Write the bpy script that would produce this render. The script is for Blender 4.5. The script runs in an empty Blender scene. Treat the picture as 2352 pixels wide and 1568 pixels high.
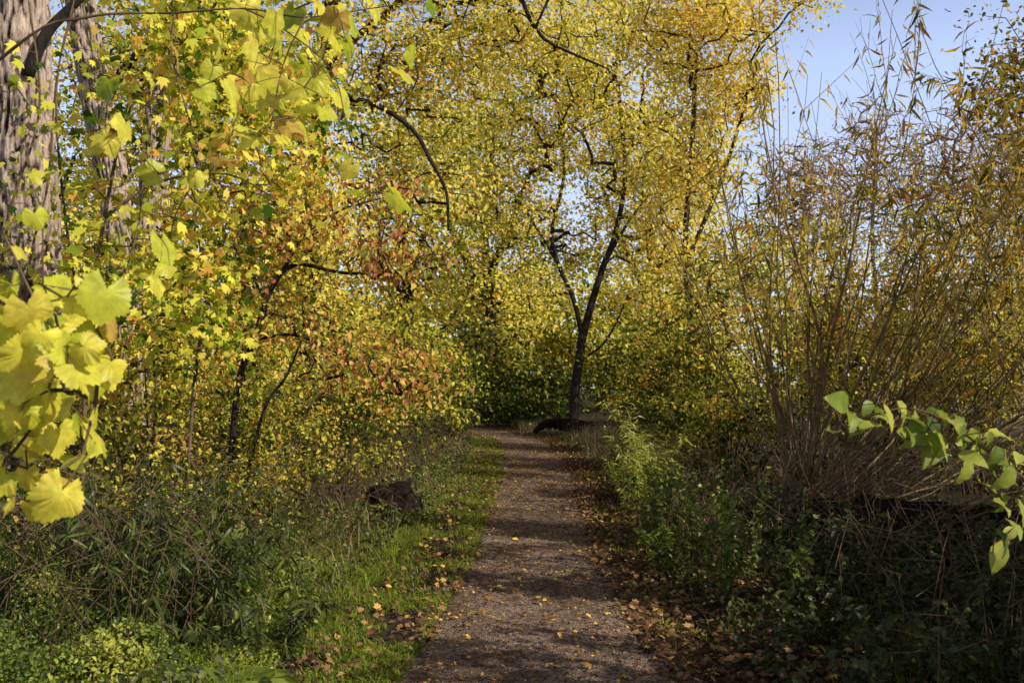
import bpy, math
import numpy as np
from mathutils import noise as mn, Vector
rng = np.random.default_rng(11)
C = bpy.context.scene.collection
R = math.radians
F = 2287.0; HZ = 890.0; CAMH = 1.5
TH = math.atan((HZ-784)/F)
AZ, EL = 121, 34
SUN = np.array([math.sin(R(AZ))*math.cos(R(EL)), math.cos(R(AZ))*math.cos(R(EL)), math.sin(R(EL))])
def W(px, py, Y):
    a = (px-1176)/F; b = (784-py)/F
    dy = math.cos(TH)-b*math.sin(TH); dz = math.sin(TH)+b*math.cos(TH)
    s = Y/dy
    return np.array([a*s, Y, CAMH+dz*s])
_py = [-5,0,5,9,17,25,30,36,42,50,60,90]; _px = [0.1,0.1,0.13,0.24,0.47,0.42,0.1,-1.3,-4.2,-9,-16,-30]
def pathx(y): return np.interp(y, _py, _px)
def hw(y): return np.interp(y, [0,5,8,12,17,40], [.95,.84,.69,.70,.74,.80])
def gz(x, y):
    x = np.asarray(x, float); y = np.asarray(y, float)
    d = np.maximum(0, np.abs(x-pathx(y))-1.1)
    k = 1-np.exp(-d/1.2)
    return k*(0.10+0.05*np.sin(x*1.7+y*.6)+0.04*np.sin(x*.7-y*1.3+1)+0.03*np.sin(x*3.1+y*2.7)) + 0.02*np.clip(d-3,0,40)
# ---------------------------------------------------------------- materials
def nt(name):
    m = bpy.data.materials.new(name); m.use_nodes = True
    t = m.node_tree; t.nodes.clear()
    return m, t, t.nodes, t.links
def ramp(n, stops):
    r = n.new('ShaderNodeValToRGB'); e = r.color_ramp.elements
    e[0].position, e[0].color = stops[0][0], (*stops[0][1], 1)
    e[1].position, e[1].color = stops[-1][0], (*stops[-1][1], 1)
    for p, c in stops[1:-1]:
        q = e.new(p); q.color = (*c, 1)
    return r
def leafmat(name, stops, trans=.4, rough=.45, spec=.35, vein=None, rich=False):
    m, t, n, l = nt(name)
    at = n.new('ShaderNodeAttribute'); at.attribute_name = 'tint'
    r = ramp(n, stops); l.new(at.outputs['Fac'], r.inputs[0])
    col = r.outputs[0]
    if rich or vein:
        tc = n.new('ShaderNodeTexCoord'); nz = n.new('ShaderNodeTexNoise'); nz.inputs['Scale'].default_value = 30 if vein else 22
        nz.inputs['Detail'].default_value = 4
        l.new(tc.outputs['Object'], nz.inputs['Vector'])
        mr = n.new('ShaderNodeMapRange'); mr.inputs[1].default_value = .3; mr.inputs[2].default_value = .7
        mr.inputs[3].default_value = .68; mr.inputs[4].default_value = 1.12
        l.new(nz.outputs[0], mr.inputs[0])
        mx = n.new('ShaderNodeVectorMath'); mx.operation = 'SCALE'
        l.new(col, mx.inputs[0]); l.new(mr.outputs[0], mx.inputs['Scale']); col = mx.outputs[0]
    if vein:
        av = n.new('ShaderNodeAttribute'); av.attribute_name = 'rib'
        pw = n.new('ShaderNodeMath'); pw.operation = 'POWER'; pw.inputs[1].default_value = 5
        l.new(av.outputs['Fac'], pw.inputs[0])
        mm = n.new('ShaderNodeMix'); mm.data_type = 'RGBA'; mm.inputs['B'].default_value = (*vein, 1)
        ml = n.new('ShaderNodeMath'); ml.operation = 'MULTIPLY'; ml.inputs[1].default_value = .7
        l.new(pw.outputs[0], ml.inputs[0]); l.new(ml.outputs[0], mm.inputs['Factor']); l.new(col, mm.inputs['A']); col = mm.outputs['Result']
    if rich or vein:
        p = n.new('ShaderNodeBsdfPrincipled'); p.inputs['Roughness'].default_value = rough
        p.inputs['Specular IOR Level'].default_value = spec; l.new(col, p.inputs['Base Color'])
        if vein:
            b = n.new('ShaderNodeBump'); b.inputs['Strength'].default_value = .5; b.inputs['Distance'].default_value = .006
            l.new(nz.outputs[0], b.inputs['Height']); l.new(b.outputs[0], p.inputs['Normal'])
    else:
        p = n.new('ShaderNodeBsdfDiffuse'); l.new(col, p.inputs['Color'])
    tr = n.new('ShaderNodeBsdfTranslucent'); ms = n.new('ShaderNodeMixShader'); ms.inputs[0].default_value = trans
    o = n.new('ShaderNodeOutputMaterial'); l.new(col, tr.inputs['Color'])
    l.new(p.outputs[0], ms.inputs[1]); l.new(tr.outputs[0], ms.inputs[2]); l.new(ms.outputs[0], o.inputs[0])
    return m
def barkmat(name, c1, c2, scale=6, zs=.15, bump=.6, dist=.03, groove=False, lo=.35, hi=.62):
    m, t, n, l = nt(name)
    tc = n.new('ShaderNodeTexCoord'); mp = n.new('ShaderNodeMapping'); mp.inputs['Scale'].default_value = (scale, scale, scale*zs)
    nz = n.new('ShaderNodeTexNoise'); nz.inputs['Scale'].default_value = 3; nz.inputs['Detail'].default_value = 8; nz.inputs['Roughness'].default_value = .7
    r = ramp(n, [(lo, c1), (hi, c2)])
    p = n.new('ShaderNodeBsdfPrincipled'); p.inputs['Roughness'].default_value = .9; p.inputs['Specular IOR Level'].default_value = .15
    b = n.new('ShaderNodeBump'); b.inputs['Strength'].default_value = bump; b.inputs['Distance'].default_value = dist
    o = n.new('ShaderNodeOutputMaterial')
    l.new(tc.outputs['Object'], mp.inputs[0]); l.new(mp.outputs[0], nz.inputs['Vector']); l.new(nz.outputs[0], r.inputs[0])
    col = r.outputs[0]
    if groove:
        at = n.new('ShaderNodeAttribute'); at.attribute_name = 'tint'
        mr = n.new('ShaderNodeMapRange'); mr.inputs[1].default_value = .15; mr.inputs[2].default_value = .6; mr.inputs[3].default_value = .12; mr.inputs[4].default_value = 1.1
        l.new(at.outputs['Fac'], mr.inputs[0]); mx = n.new('ShaderNodeVectorMath'); mx.operation = 'SCALE'
        l.new(col, mx.inputs[0]); l.new(mr.outputs[0], mx.inputs['Scale']); col = mx.outputs[0]
    l.new(col, p.inputs['Base Color']); l.new(nz.outputs[0], b.inputs['Height']); l.new(b.outputs[0], p.inputs['Normal']); l.new(p.outputs[0], o.inputs[0])
    return m
def plainmat(name, c):
    m, t, n, l = nt(name); p = n.new('ShaderNodeBsdfDiffuse'); tc = n.new('ShaderNodeTexCoord'); nz = n.new('ShaderNodeTexNoise'); nz.inputs['Scale'].default_value = 9; nz.inputs['Detail'].default_value = 2
    r = ramp(n, [(.3, tuple(v*.5 for v in c)), (.7, tuple(v*1.5 for v in c))]); l.new(tc.outputs['Object'], nz.inputs['Vector']); l.new(nz.outputs[0], r.inputs[0])
    l.new(r.outputs[0], p.inputs['Color']); o = n.new('ShaderNodeOutputMaterial'); l.new(p.outputs[0], o.inputs[0]); return m
def groundmat(name, cols, s1, s2, bump=.8, vor=None):
    m, t, n, l = nt(name)
    tc = n.new('ShaderNodeTexCoord')
    a = n.new('ShaderNodeTexNoise'); a.inputs['Scale'].default_value = s1; a.inputs['Detail'].default_value = 6
    b = n.new('ShaderNodeTexNoise'); b.inputs['Scale'].default_value = s2; b.inputs['Detail'].default_value = 8; b.inputs['Roughness'].default_value = .75
    l.new(tc.outputs['Object'], a.inputs['Vector']); l.new(tc.outputs['Object'], b.inputs['Vector'])
    ad = n.new('ShaderNodeMath'); ad.operation = 'ADD'; l.new(a.outputs[0], ad.inputs[0]); l.new(b.outputs[0], ad.inputs[1])
    hf = n.new('ShaderNodeMath'); hf.operation = 'MULTIPLY'; hf.inputs[1].default_value = .5; l.new(ad.outputs[0], hf.inputs[0])
    r = ramp(n, cols); l.new(hf.outputs[0], r.inputs[0]); col = r.outputs[0]; h = b.outputs[0]
    if vor:
        v = n.new('ShaderNodeTexVoronoi'); v.inputs['Scale'].default_value = vor; l.new(tc.outputs['Object'], v.inputs['Vector'])
        sp = n.new('ShaderNodeSeparateColor'); l.new(v.outputs['Color'], sp.inputs[0])
        mr = n.new('ShaderNodeMapRange'); mr.inputs[3].default_value = .3; mr.inputs[4].default_value = 1.8; l.new(sp.outputs[0], mr.inputs[0])
        mx = n.new('ShaderNodeVectorMath'); mx.operation = 'SCALE'; l.new(col, mx.inputs[0]); l.new(mr.outputs[0], mx.inputs['Scale']); col = mx.outputs[0]
        h = v.outputs['Distance']
    p = n.new('ShaderNodeBsdfPrincipled'); p.inputs['Roughness'].default_value = .9; p.inputs['Specular IOR Level'].default_value = .15
    bp = n.new('ShaderNodeBump'); bp.inputs['Strength'].default_value = bump; bp.inputs['Distance'].default_value = .02
    if vor: bp.invert = True; bp.inputs['Distance'].default_value = .012
    o = n.new('ShaderNodeOutputMaterial')
    l.new(col, p.inputs['Base Color']); l.new(h, bp.inputs['Height']); l.new(bp.outputs[0], p.inputs['Normal']); l.new(p.outputs[0], o.inputs[0])
    return m
M = {}
M['yellow'] = leafmat('yellow_leaf', [(0,(.10,.14,.016)),(.22,(.34,.37,.03)),(.45,(.84,.70,.09)),(.82,(.96,.80,.20)),(1,(.80,.42,.06))], trans=.45)
M['gold'] = leafmat('gold_leaf', [(0,(.22,.23,.02)),(.3,(.80,.64,.08)),(.8,(.96,.79,.20)),(1,(.78,.40,.06))], trans=.45)
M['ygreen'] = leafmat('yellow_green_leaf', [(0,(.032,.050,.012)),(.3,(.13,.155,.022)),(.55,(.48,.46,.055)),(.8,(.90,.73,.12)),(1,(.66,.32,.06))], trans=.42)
M['grape'] = leafmat('grape_leaf', [(0,(.26,.38,.02)),(.2,(.58,.61,.04)),(.5,(.88,.79,.08)),(.85,(.92,.76,.10)),(1,(.74,.46,.08))], trans=.5, rough=.4, vein=(.55,.58,.06))
M['vine'] = leafmat('vine_leaf', [(0,(.06,.12,.016)),(.3,(.38,.43,.035)),(.6,(.92,.82,.10)),(.9,(.93,.72,.12)),(1,(.72,.38,.07))], trans=.45)
M['red'] = leafmat('red_leaf', [(0,(.24,.28,.03)),(.35,(.80,.62,.09)),(.58,(.76,.36,.09)),(.8,(.56,.18,.08)),(1,(.36,.09,.06))], rich=True)
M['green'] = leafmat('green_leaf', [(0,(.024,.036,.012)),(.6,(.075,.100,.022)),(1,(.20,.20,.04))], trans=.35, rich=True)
M['fresh'] = leafmat('fresh_green_leaf', [(0,(.060,.095,.018)),(.6,(.24,.31,.04)),(1,(.54,.54,.09))], trans=.42, rich=True)
M['willow'] = leafmat('willow_leaf', [(0,(.07,.08,.014)),(.35,(.24,.20,.03)),(.7,(.74,.50,.07)),(1,(.50,.18,.04))], trans=.42)
M['dry'] = leafmat('dry_leaf', [(0,(.06,.032,.02)),(.5,(.22,.12,.06)),(.85,(.48,.28,.11)),(1,(.80,.52,.09))], trans=.15)
M['fallen'] = leafmat('fallen_leaf', [(0,(.26,.12,.05)),(.5,(.62,.34,.07)),(1,(.90,.60,.10))], trans=.15)
M['grass'] = leafmat('grass_blade', [(0,(.07,.115,.016)),(.6,(.29,.37,.04)),(.9,(.50,.52,.08)),(1,(.54,.43,.18))], trans=.42)
M['straw'] = leafmat('straw', [(0,(.18,.12,.055)),(1,(.52,.39,.20))], trans=.3)
M['bark'] = barkmat('furrowed_bark', (.24,.16,.115), (.56,.43,.34), 16, .22, .9, .03, groove=True)
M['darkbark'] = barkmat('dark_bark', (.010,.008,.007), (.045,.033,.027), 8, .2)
M['twig'] = plainmat('twig_bark', (.13,.085,.05))
M['darktwig'] = plainmat('dark_twig_bark', (.040,.028,.020))
M['willowbark'] = plainmat('willow_bark', (.20,.135,.065))
M['purple'] = plainmat('purple_twig', (.30,.22,.19))
M['rot'] = barkmat('rotten_wood', (.008,.005,.004), (.042,.026,.017), 7, .4, 1, .04)
M['soil'] = groundmat('soil', [(.35,(.018,.013,.009)),(.5,(.045,.032,.02)),(.6,(.04,.045,.016)),(.7,(.08,.06,.035))], 1.3, 25)
M['gravel'] = groundmat('gravel', [(.38,(.10,.064,.042)),(.5,(.215,.145,.102)),(.64,(.36,.26,.195))], 1.6, 22, 1.0, 80)
# ---------------------------------------------------------------- mesh
def mesh(name, V, T, mat, parent=None, tint=None, rib=None, smooth=False):
    V = np.ascontiguousarray(V, dtype=np.float32); T = np.ascontiguousarray(T, dtype=np.int32)
    if parent is not None: V = V-np.array(parent.location, dtype=np.float32)
    me = bpy.data.meshes.new(name)
    me.vertices.add(len(V)); me.vertices.foreach_set('co', V.ravel())
    me.loops.add(T.size); me.loops.foreach_set('vertex_index', T.ravel())
    me.polygons.add(len(T)); me.polygons.foreach_set('loop_start', np.arange(0, T.size, 3, dtype=np.int32))
    if smooth: me.polygons.foreach_set('use_smooth', np.ones(len(T), dtype=bool))
    me.update(calc_edges=True)
    for nm, a in (('tint', tint), ('rib', rib)):
        if a is not None:
            at = me.attributes.new(nm, 'FLOAT', 'POINT'); at.data.foreach_set('value', np.ascontiguousarray(a, dtype=np.float32))
    me.materials.append(mat)
    o = bpy.data.objects.new(name, me); C.objects.link(o)
    if parent is not None: o.parent = parent
    return o
def tag(o, label, cat=None, group=None, kind=None):
    if label: o['label'] = label
    if cat: o['category'] = cat
    if group: o['group'] = group
    if kind: o['kind'] = kind
    return o
def empty(name, loc, label, cat, group=None):
    o = bpy.data.objects.new(name, None); C.objects.link(o); o.location = [float(v) for v in loc]
    o.empty_display_size = .2
    return tag(o, label, cat, group)
def cat(pts, step):
    P = np.array(pts, float); n = len(P)
    E = np.vstack([2*P[0]-P[1], P, 2*P[-1]-P[-2]]); out = []
    for i in range(n-1):
        p0, p1, p2, p3 = E[i:i+4]
        k = max(1, int(math.ceil(np.linalg.norm(p2[:3]-p1[:3])/step)))
        t = (np.arange(k)/k)[:, None]
        out.append(.5*((2*p1)+(-p0+p2)*t+(2*p0-5*p1+4*p2-p3)*t*t+(-p0+3*p1-3*p2+p3)*t**3))
    out.append(P[-1:]); return np.vstack(out)
GR = [None]
def tube(P4, sides=8, rough=0, fs=6, zf=.13):
    P = P4[:, :3]; r = np.maximum(P4[:, 3], .001); n = len(P)
    tg = np.gradient(P, axis=0); tg /= np.linalg.norm(tg, axis=1)[:, None]+1e-9
    ref = np.array([1, 0, 0]) if abs(tg[0][0]) < .8 else np.array([0, 1, 0])
    u = np.cross(np.cross(tg, ref), tg); u /= np.linalg.norm(u, axis=1)[:, None]; v = np.cross(tg, u)
    an = np.linspace(0, 2*math.pi, sides, endpoint=False)
    rr = np.repeat(r[:, None], sides, 1); gr = np.zeros((n, sides))
    if rough:
        s = np.concatenate([[0], np.cumsum(np.linalg.norm(np.diff(P, axis=0), axis=1))])
        for i in range(n):
            for j in range(sides):
                q = Vector((math.cos(an[j])*fs*.5, math.sin(an[j])*fs*.5, s[i]*fs*zf+P[0][0]))
                a = min(1, abs(mn.noise(q))*2.6); b = mn.noise(q*2.7)
                gr[i, j] = min(1, max(0, a+.25*b))
                rr[i, j] *= 1+rough*(a-.5)+rough*.4*b
    V = P[:, None]+rr[..., None]*(np.cos(an)[None, :, None]*u[:, None]+np.sin(an)[None, :, None]*v[:, None])
    V = np.vstack([V.reshape(-1, 3), P[:1], P[-1:]])
    GR[0] = np.concatenate([gr.ravel(), [.5, .5]])
    i = np.arange(n-1)[:, None]*sides; j = np.arange(sides)[None]; k = (j+1) % sides
    a, b, c, d = (i+j).ravel(), (i+k).ravel(), (i+sides+k).ravel(), (i+sides+j).ravel()
    T = np.vstack([np.stack([a, b, c], 1), np.stack([a, c, d], 1)])
    j = np.arange(sides); k = (j+1) % sides; e = (n-1)*sides
    T = np.vstack([T, np.stack([k, j, np.full(sides, n*sides)], 1), np.stack([e+j, e+k, np.full(sides, n*sides+1)], 1)])
    return V, T
def join(L):
    V = []; T = []; o = 0
    for v, t in L: V.append(v); T.append(t+o); o += len(v)
    return np.vstack(V), np.vstack(T)
def segs(P0, P1, r0, r1, sides=4):
    d = P1-P0; d /= np.linalg.norm(d, axis=1)[:, None]+1e-9
    ref = np.where(np.abs(d[:, 2:3]) < .9, np.array([[0, 0, 1.]]), np.array([[1., 0, 0]]))
    u = np.cross(d, ref); u /= np.linalg.norm(u, axis=1)[:, None]+1e-9; v = np.cross(d, u)
    an = np.linspace(0, 2*math.pi, sides, endpoint=False); N = len(P0)
    ring = np.cos(an)[None, :, None]*u[:, None]+np.sin(an)[None, :, None]*v[:, None]
    V = np.concatenate([P0[:, None]+ring*r0[:, None, None], P1[:, None]+ring*r1[:, None, None]], 1).reshape(-1, 3)
    j = np.arange(sides); k = (j+1) % sides
    t = np.vstack([np.stack([j, k, sides+k], 1), np.stack([j, sides+k, sides+j], 1)])
    T = (t[None]+(np.arange(N)*2*sides)[:, None, None]).reshape(-1, 3)
    return V, T
# leaf templates
def fan(out, c):
    n = len(out); V = np.array(list(out)+[c], float)
    return V, np.array([[i, (i+1) % n, n] for i in range(n)]), None
TP = {}
TP['dia'] = (np.array([[0,0,0],[.33,.42,.08],[0,1,-.05],[-.33,.42,.08]], float), np.array([[0,1,2],[0,2,3]]), None)
TP['ovate'] = fan([(0,0,0),(.26,.25,.08),(.24,.58,.05),(0,1,-.14),(-.24,.58,.05),(-.26,.25,.08)], (0,.45,0))
TP['lance'] = (np.array([[0,0,0],[.07,.3,.03],[.055,.65,-.06],[0,1,-.26],[-.055,.65,-.06],[-.07,.3,.03]], float), np.array([[0,1,5],[1,2,4],[1,4,5],[2,3,4]]), None)
TP['maple'] = fan([(0,.0,0),(.25,.02,.02),(.52,.22,-.05),(.3,.36,.04),(.45,.72,-.06),(.15,.6,.03),(0,1,-.12),(-.15,.6,.03),(-.45,.72,-.06),(-.3,.36,.04),(-.52,.22,-.05),(-.25,.02,.02)], (0,.38,.02))
def oval_t():
    V = []; rib = []; T = []; K = 9
    for i in range(K):
        t = i/(K-1); wd = .32*math.sin(math.pi*t**.8)**.8*(1-.25*t) if 0 < i < K-1 else .004
        z = .12*math.sin(t*2.2)-.24*t*t
        for sx in (-1, 0, 1): V.append((sx*wd, t, z+(.09*abs(sx)*math.sin(math.pi*t)+(.02*((i % 2)*2-1) if sx else 0)))); rib.append(1 if sx == 0 else 0)
    for i in range(K-1):
        for s in (0, 1): a = i*3+s; T += [[a, a+1, a+4], [a, a+4, a+3]]
    return np.array(V), np.array(T), np.array(rib, float)
TP['oval'] = oval_t()
def grape_t(seed):
    g = np.random.default_rng(seed); n = 60; V = []; rib = []
    lob = [0, 62, -62, 122, -122]; amp = [1, .88, .88, .7, .7]
    dep = [.30, .38, .24, .34][seed % 4]
    for ring in (.0, .5, 1):
        if ring == 0: V.append((0, .16, .0)); rib.append(1); continue
        for i in range(n):
            a = i*360/n; aa = (a+180) % 360-180
            best = 0.
            for L, A in zip(lob, amp):
                dd = abs((aa-L+180) % 360-180)
                best = max(best, A*(1-dep*min(1, dd/34)**1.4))
            if abs(aa) > 150: best = .12+.35*(180-abs(aa))/30
            r = best*.66
            if ring == 1: r *= 1+(.05 if i % 2 else -.04)
            vr = max(0, 1-min(abs((aa-L+180) % 360-180) for L in lob)/9)
            x = math.sin(R(aa))*r*ring; y = .16+math.cos(R(aa))*r*ring
            z = -.42*(r*ring)**2 + (-.025*vr*ring) + .10*math.sin(R(aa)*2+seed*2)*ring*ring + .03*math.sin(R(aa)*5+seed)*ring*ring+.016*g.standard_normal()*ring
            V.append((x, y, z)); rib.append(vr)
    T = []
    for i in range(n):
        j = (i+1) % n
        T += [[0, 1+j, 1+i], [1+i, 1+j, 1+n+j], [1+i, 1+n+j, 1+n+i]]
    return np.array(V), np.array(T), np.array(rib)
for s in range(4): TP['grape%d' % s] = grape_t(s+1)
def unit(n):
    v = rng.standard_normal((n, 3)); return v/np.linalg.norm(v, axis=1)[:, None]
HEL = [.5]
def leafgeo(P, size, tp, up=.25, droop=.4, axis=None, tint=None, jit=.25, nrm=None, nj=.75, helio=None):
    P = np.asarray(P, float); N = len(P); tv, tt, tr = TP[tp]
    if helio is None: helio = HEL[0]
    n = unit(N)+np.array([0, 0, up])+SUN*(helio if up < 1 else 0) if nrm is None else unit(N)*nj+nrm
    n /= np.linalg.norm(n, axis=1)[:, None]
    a = (unit(N) if axis is None else axis+unit(N)*.35)+np.array([0, 0, -droop])
    a -= (a*n).sum(1)[:, None]*n; a /= np.linalg.norm(a, axis=1)[:, None]+1e-9
    b = np.cross(a, n); s = size*(1+jit*rng.standard_normal(N)).clip(.45, 1.7)
    fl = rng.uniform(.3, 1.8, N)
    V = P[:, None]+s[:, None, None]*(tv[None, :, 0:1]*b[:, None]+tv[None, :, 1:2]*a[:, None]+(tv[None, :, 2:3]*fl[:, None, None])*n[:, None])
    T = (tt[None]+(np.arange(N)*len(tv))[:, None, None]).reshape(-1, 3)
    if tint is None: tint = rng.random(N)
    ti = np.repeat(np.clip(tint, 0, 1), len(tv)); rb = np.tile(tr, N) if tr is not None else None
    return V.reshape(-1, 3), T, ti, rb
def leafobj(name, G, mat, parent=None, smooth=False):
    V, T = join([(g[0], g[1]) for g in G]); ti = np.concatenate([g[2] for g in G])
    rb = np.concatenate([g[3] for g in G]) if G[0][3] is not None else None
    return mesh(name, V, T, mat, parent, ti, rb, smooth)
def blob(c, rad, n):
    d = unit(n)*(rng.random(n)**(1/2.1))[:, None]
    return np.asarray(c)+d*np.asarray(rad)
def B(px, py, Y, rx, ry, rd, n): return blob(W(px, py, Y), (rx*Y/F, rd, ry*Y/F), n)
def grow(stems, cl, tip_r, step=.4, wig=.07, zb=.6):
    pos = np.vstack([s[:, :3] for s in stems]); sr = np.concatenate([s[:, 3] for s in stems])
    n = len(pos); cap = n+len(cl)*40
    P = np.zeros((cap, 3)); P[:n] = pos; par = np.full(cap, -1); rad = np.zeros(cap); rad[:n] = sr; ns = n; tips = []
    dd = np.array([np.min(np.linalg.norm(pos-c, axis=1)) for c in cl])
    for i in np.argsort(dd):
        c = cl[i]; q = P[:n]; d = np.linalg.norm(q-c, axis=1)
        j = int(np.argmin(d+zb*np.maximum(0, q[:, 2]-c[2]))); L = d[j]
        k = int(min(38, max(1, math.ceil(L/step)))); t = (np.arange(1, k+1)/k)
        pts = q[j]+(c-q[j])*t[:, None]
        off = np.sin(t*math.pi)[:, None]*(rng.standard_normal(3)*.08*L+np.array([0, 0, .07*L]))
        pts = pts+off+rng.standard_normal((k, 3))*wig*step*(t < 1)[:, None]
        P[n:n+k] = pts; par[n] = j; par[n+1:n+k] = np.arange(n, n+k-1); n += k; tips.append(n-1)
    cnt = np.zeros(n); cnt[tips] = 1
    for i in range(n-1, ns-1, -1): cnt[par[i]] += cnt[i]
    rr = tip_r*np.sqrt(np.maximum(cnt, 1)); idx = np.arange(ns, n); pr = par[idx]
    r1 = rr[idx]; r0 = np.where(pr < ns, np.minimum(rad[pr], r1*1.25), np.minimum(rr[pr], r1*1.6))
    r1 = np.minimum(r1, r0)
    return P[pr], P[idx], r0, r1
def clleaves(cl, per, spread, size, tp, up=.6, droop=.4, tb=(.5, .18, .2), flat=.6, zg=None):
    N = len(cl)*per; c = np.repeat(cl, per, 0)
    P = c+rng.standard_normal((N, 3))*np.array([spread, spread, spread*flat])
    ct = tb[0]+tb[1]*rng.standard_normal(len(cl))
    if zg: ct = ct-zg[2]*(1-np.clip((cl[:, 2]-zg[0])/zg[1], 0, 1))  # lower clusters tinted greener, and darker to paint in shaded depth
    ti = np.repeat(ct, per)+tb[2]*rng.standard_normal(N)
    return leafgeo(P, size, tp, up, droop, tint=ti)
def plant(name, label, category, base, stems, cl, per, spread, size, tp='dia', mat='yellow', bark='darkbark', tip_r=.004, group=None,
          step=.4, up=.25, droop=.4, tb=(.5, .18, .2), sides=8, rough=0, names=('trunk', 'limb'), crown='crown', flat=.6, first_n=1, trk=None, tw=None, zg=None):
    e = empty(name, base, label, category, group); S = []
    for i, s in enumerate(stems):
        s0 = s; s = cat(s, step*.5); S.append(s)
        nm = names[0] if i < first_n else names[1]
        rg = rough if i < first_n+1 else 0
        if rg:
            v, t = tube(cat(s0, .035), 80, rg, 15, .3); mesh(nm, v, t, M[trk], e, tint=GR[0])
        else:
            v, t = tube(s, sides); mesh(nm, v, t, M[bark], e, smooth=True)
    g = grow(S, cl, tip_r, step)
    v, t = segs(*g); mesh('twigs', v, t, M[tw or ('darktwig' if bark == 'darkbark' else bark)], e)
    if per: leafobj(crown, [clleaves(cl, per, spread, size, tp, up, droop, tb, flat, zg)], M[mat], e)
    return e
def pl(L, Y, r0, r1, ground=True):
    n = len(L); out = []
    for i, p in enumerate(L):
        q = W(p[0], p[1], p[2] if len(p) > 2 else Y); r = r0+(r1-r0)*i/(n-1)
        if i == 0 and ground: q[2] = gz(q[0], q[1])-.05
        out.append([*q, r])
    return out
# ---------------------------------------------------------------- setting
def axis_pts(lim, c, k): 
    t = np.linspace(-1, 1, k); return c+np.sinh(t*4.2)/math.sinh(4.2)*lim
gx = axis_pts(400, 0, 260); gy = np.concatenate([np.linspace(-30, 0, 12)[:-1], np.linspace(0, 60, 260)[:-1], np.geomspace(60, 900, 25)])
X, Yg = np.meshgrid(gx, gy); Z = gz(X, Yg); Z = np.minimum(Z, 1.1)
nx, ny = len(gx), len(gy); i = np.arange(ny-1)[:, None]*nx; j = np.arange(nx-1)[None]; a = (i+j).ravel()
tag(mesh('ground', np.stack([X, Yg, Z], -1).reshape(-1, 3), np.vstack([np.stack([a, a+1, a+nx+1], 1), np.stack([a, a+nx+1, a+nx], 1)]), M['soil'], smooth=True), 'dark woodland soil on both sides of the path', 'ground', kind='structure')
ys = np.arange(-4, 60, .06); V = []; m_ = 9
for y in ys:
    c = pathx(y); h = hw(y)
    l_ = h+.16*mn.noise(Vector((y*1.1, 3, 0)))+.12*mn.noise(Vector((y*5, 9, 0))); r_ = h+.16*mn.noise(Vector((y*1.1, 30, 0)))+.12*mn.noise(Vector((y*5, 19, 0)))
    for k in range(m_):
        t = k/(m_-1); V.append((c-l_+(l_+r_)*t, y, .006+.012*math.sin(t*math.pi)+.012*math.sin(t*math.pi)*mn.noise(Vector((t*3, y*1.5, 0)))))
i = np.arange(len(ys)-1)[:, None]*m_; j = np.arange(m_-1)[None]; a = (i+j).ravel()
tag(mesh('path', V, np.vstack([np.stack([a, a+1, a+m_+1], 1), np.stack([a, a+m_+1, a+m_], 1)]), M['gravel'], smooth=True), 'narrow brown gravel footpath running into the trees', 'path', kind='structure')
# ---------------------------------------------------------------- big left trees
st = pl([(62,1100),(60,700),(52,350),(40,0),(30,-260)], 8, .27, .21)
br = pl([(62,175),(105,80),(160,20),(240,-60)], 7.8, .05, .03, False)
e = plant('tree', 'thick pale furrowed tree trunk at the left edge of the photo', 'tree', st[0][:3], [st], B(60,-420,8,420,230,1.6,70), 60, .3, .1, 'maple', 'vine', 'darkbark', rough=.17, trk='bark')
v, t = tube(cat(br, .1), 10); mesh('limb', v, t, M['darkbark'], e, smooth=True)
st = pl([(305,1050),(300,800),(272,500),(228,250),(190,40),(150,-200)], 11, .20, .14)
b2 = pl([(303,820),(330,620),(352,430),(368,200),(385,0),(400,-220)], 11, .17, .11, False)
b3 = pl([(228,260),(300,140),(420,40),(520,-60)], 11, .06, .03, False)
plant('tree', 'twin-trunked pale tree tangled in vines, right of the thick left trunk', 'tree', st[0][:3], [st, b2, b3], np.vstack([B(280,-420,11,420,250,2,90), B(480,60,11,160,120,1,24)]), 60, .32, .1, 'maple', 'vine', 'darkbark', rough=.17, trk='bark')
# ---------------------------------------------------------------- canopy trees
HEL[0] = .85
st = pl([(1316,975),(1320,900),(1330,830),(1338,765)], 34, .18, .15)
la = pl([(1338,775),(1318,690),(1284,610),(1268,530),(1295,400),(1280,240)], 34, .09, .045, False)
lb = pl([(1338,775),(1358,700),(1386,610),(1412,540),(1436,400),(1420,200)], 34, .14, .06, False)
lc = pl([(1392,600),(1450,500),(1520,420)], 34, .055, .03, False)
ld = pl([(1284,610),(1230,520),(1170,430)], 34, .05, .03, False)
le = pl([(1330,830),(1385,790),(1425,720),(1455,640)], 34, .05, .02, False)
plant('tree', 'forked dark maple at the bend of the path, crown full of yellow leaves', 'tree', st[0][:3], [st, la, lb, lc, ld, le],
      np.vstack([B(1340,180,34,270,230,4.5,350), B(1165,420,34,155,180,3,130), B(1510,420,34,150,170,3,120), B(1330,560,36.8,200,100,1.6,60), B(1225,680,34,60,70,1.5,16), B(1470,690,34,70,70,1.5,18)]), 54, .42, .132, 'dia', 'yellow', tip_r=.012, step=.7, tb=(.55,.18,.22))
st = pl([(705,1010),(715,700),(728,350),(745,150),(775,-80),(790,-250)], 15, .15, .12)
c1 = pl([(738,230),(810,228),(880,250),(950,300),(990,370),(1025,440),(1030,530)], 14.6, .05, .018, False)
c2 = pl([(790,-150),(1000,-170),(1180,-20),(1215,40),(1250,90),(1330,130),(1400,160)], 14.6, .05, .014, False)
c3 = pl([(745,150),(850,60),(960,-20),(1060,-60)], 15, .07, .03, False)
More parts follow.
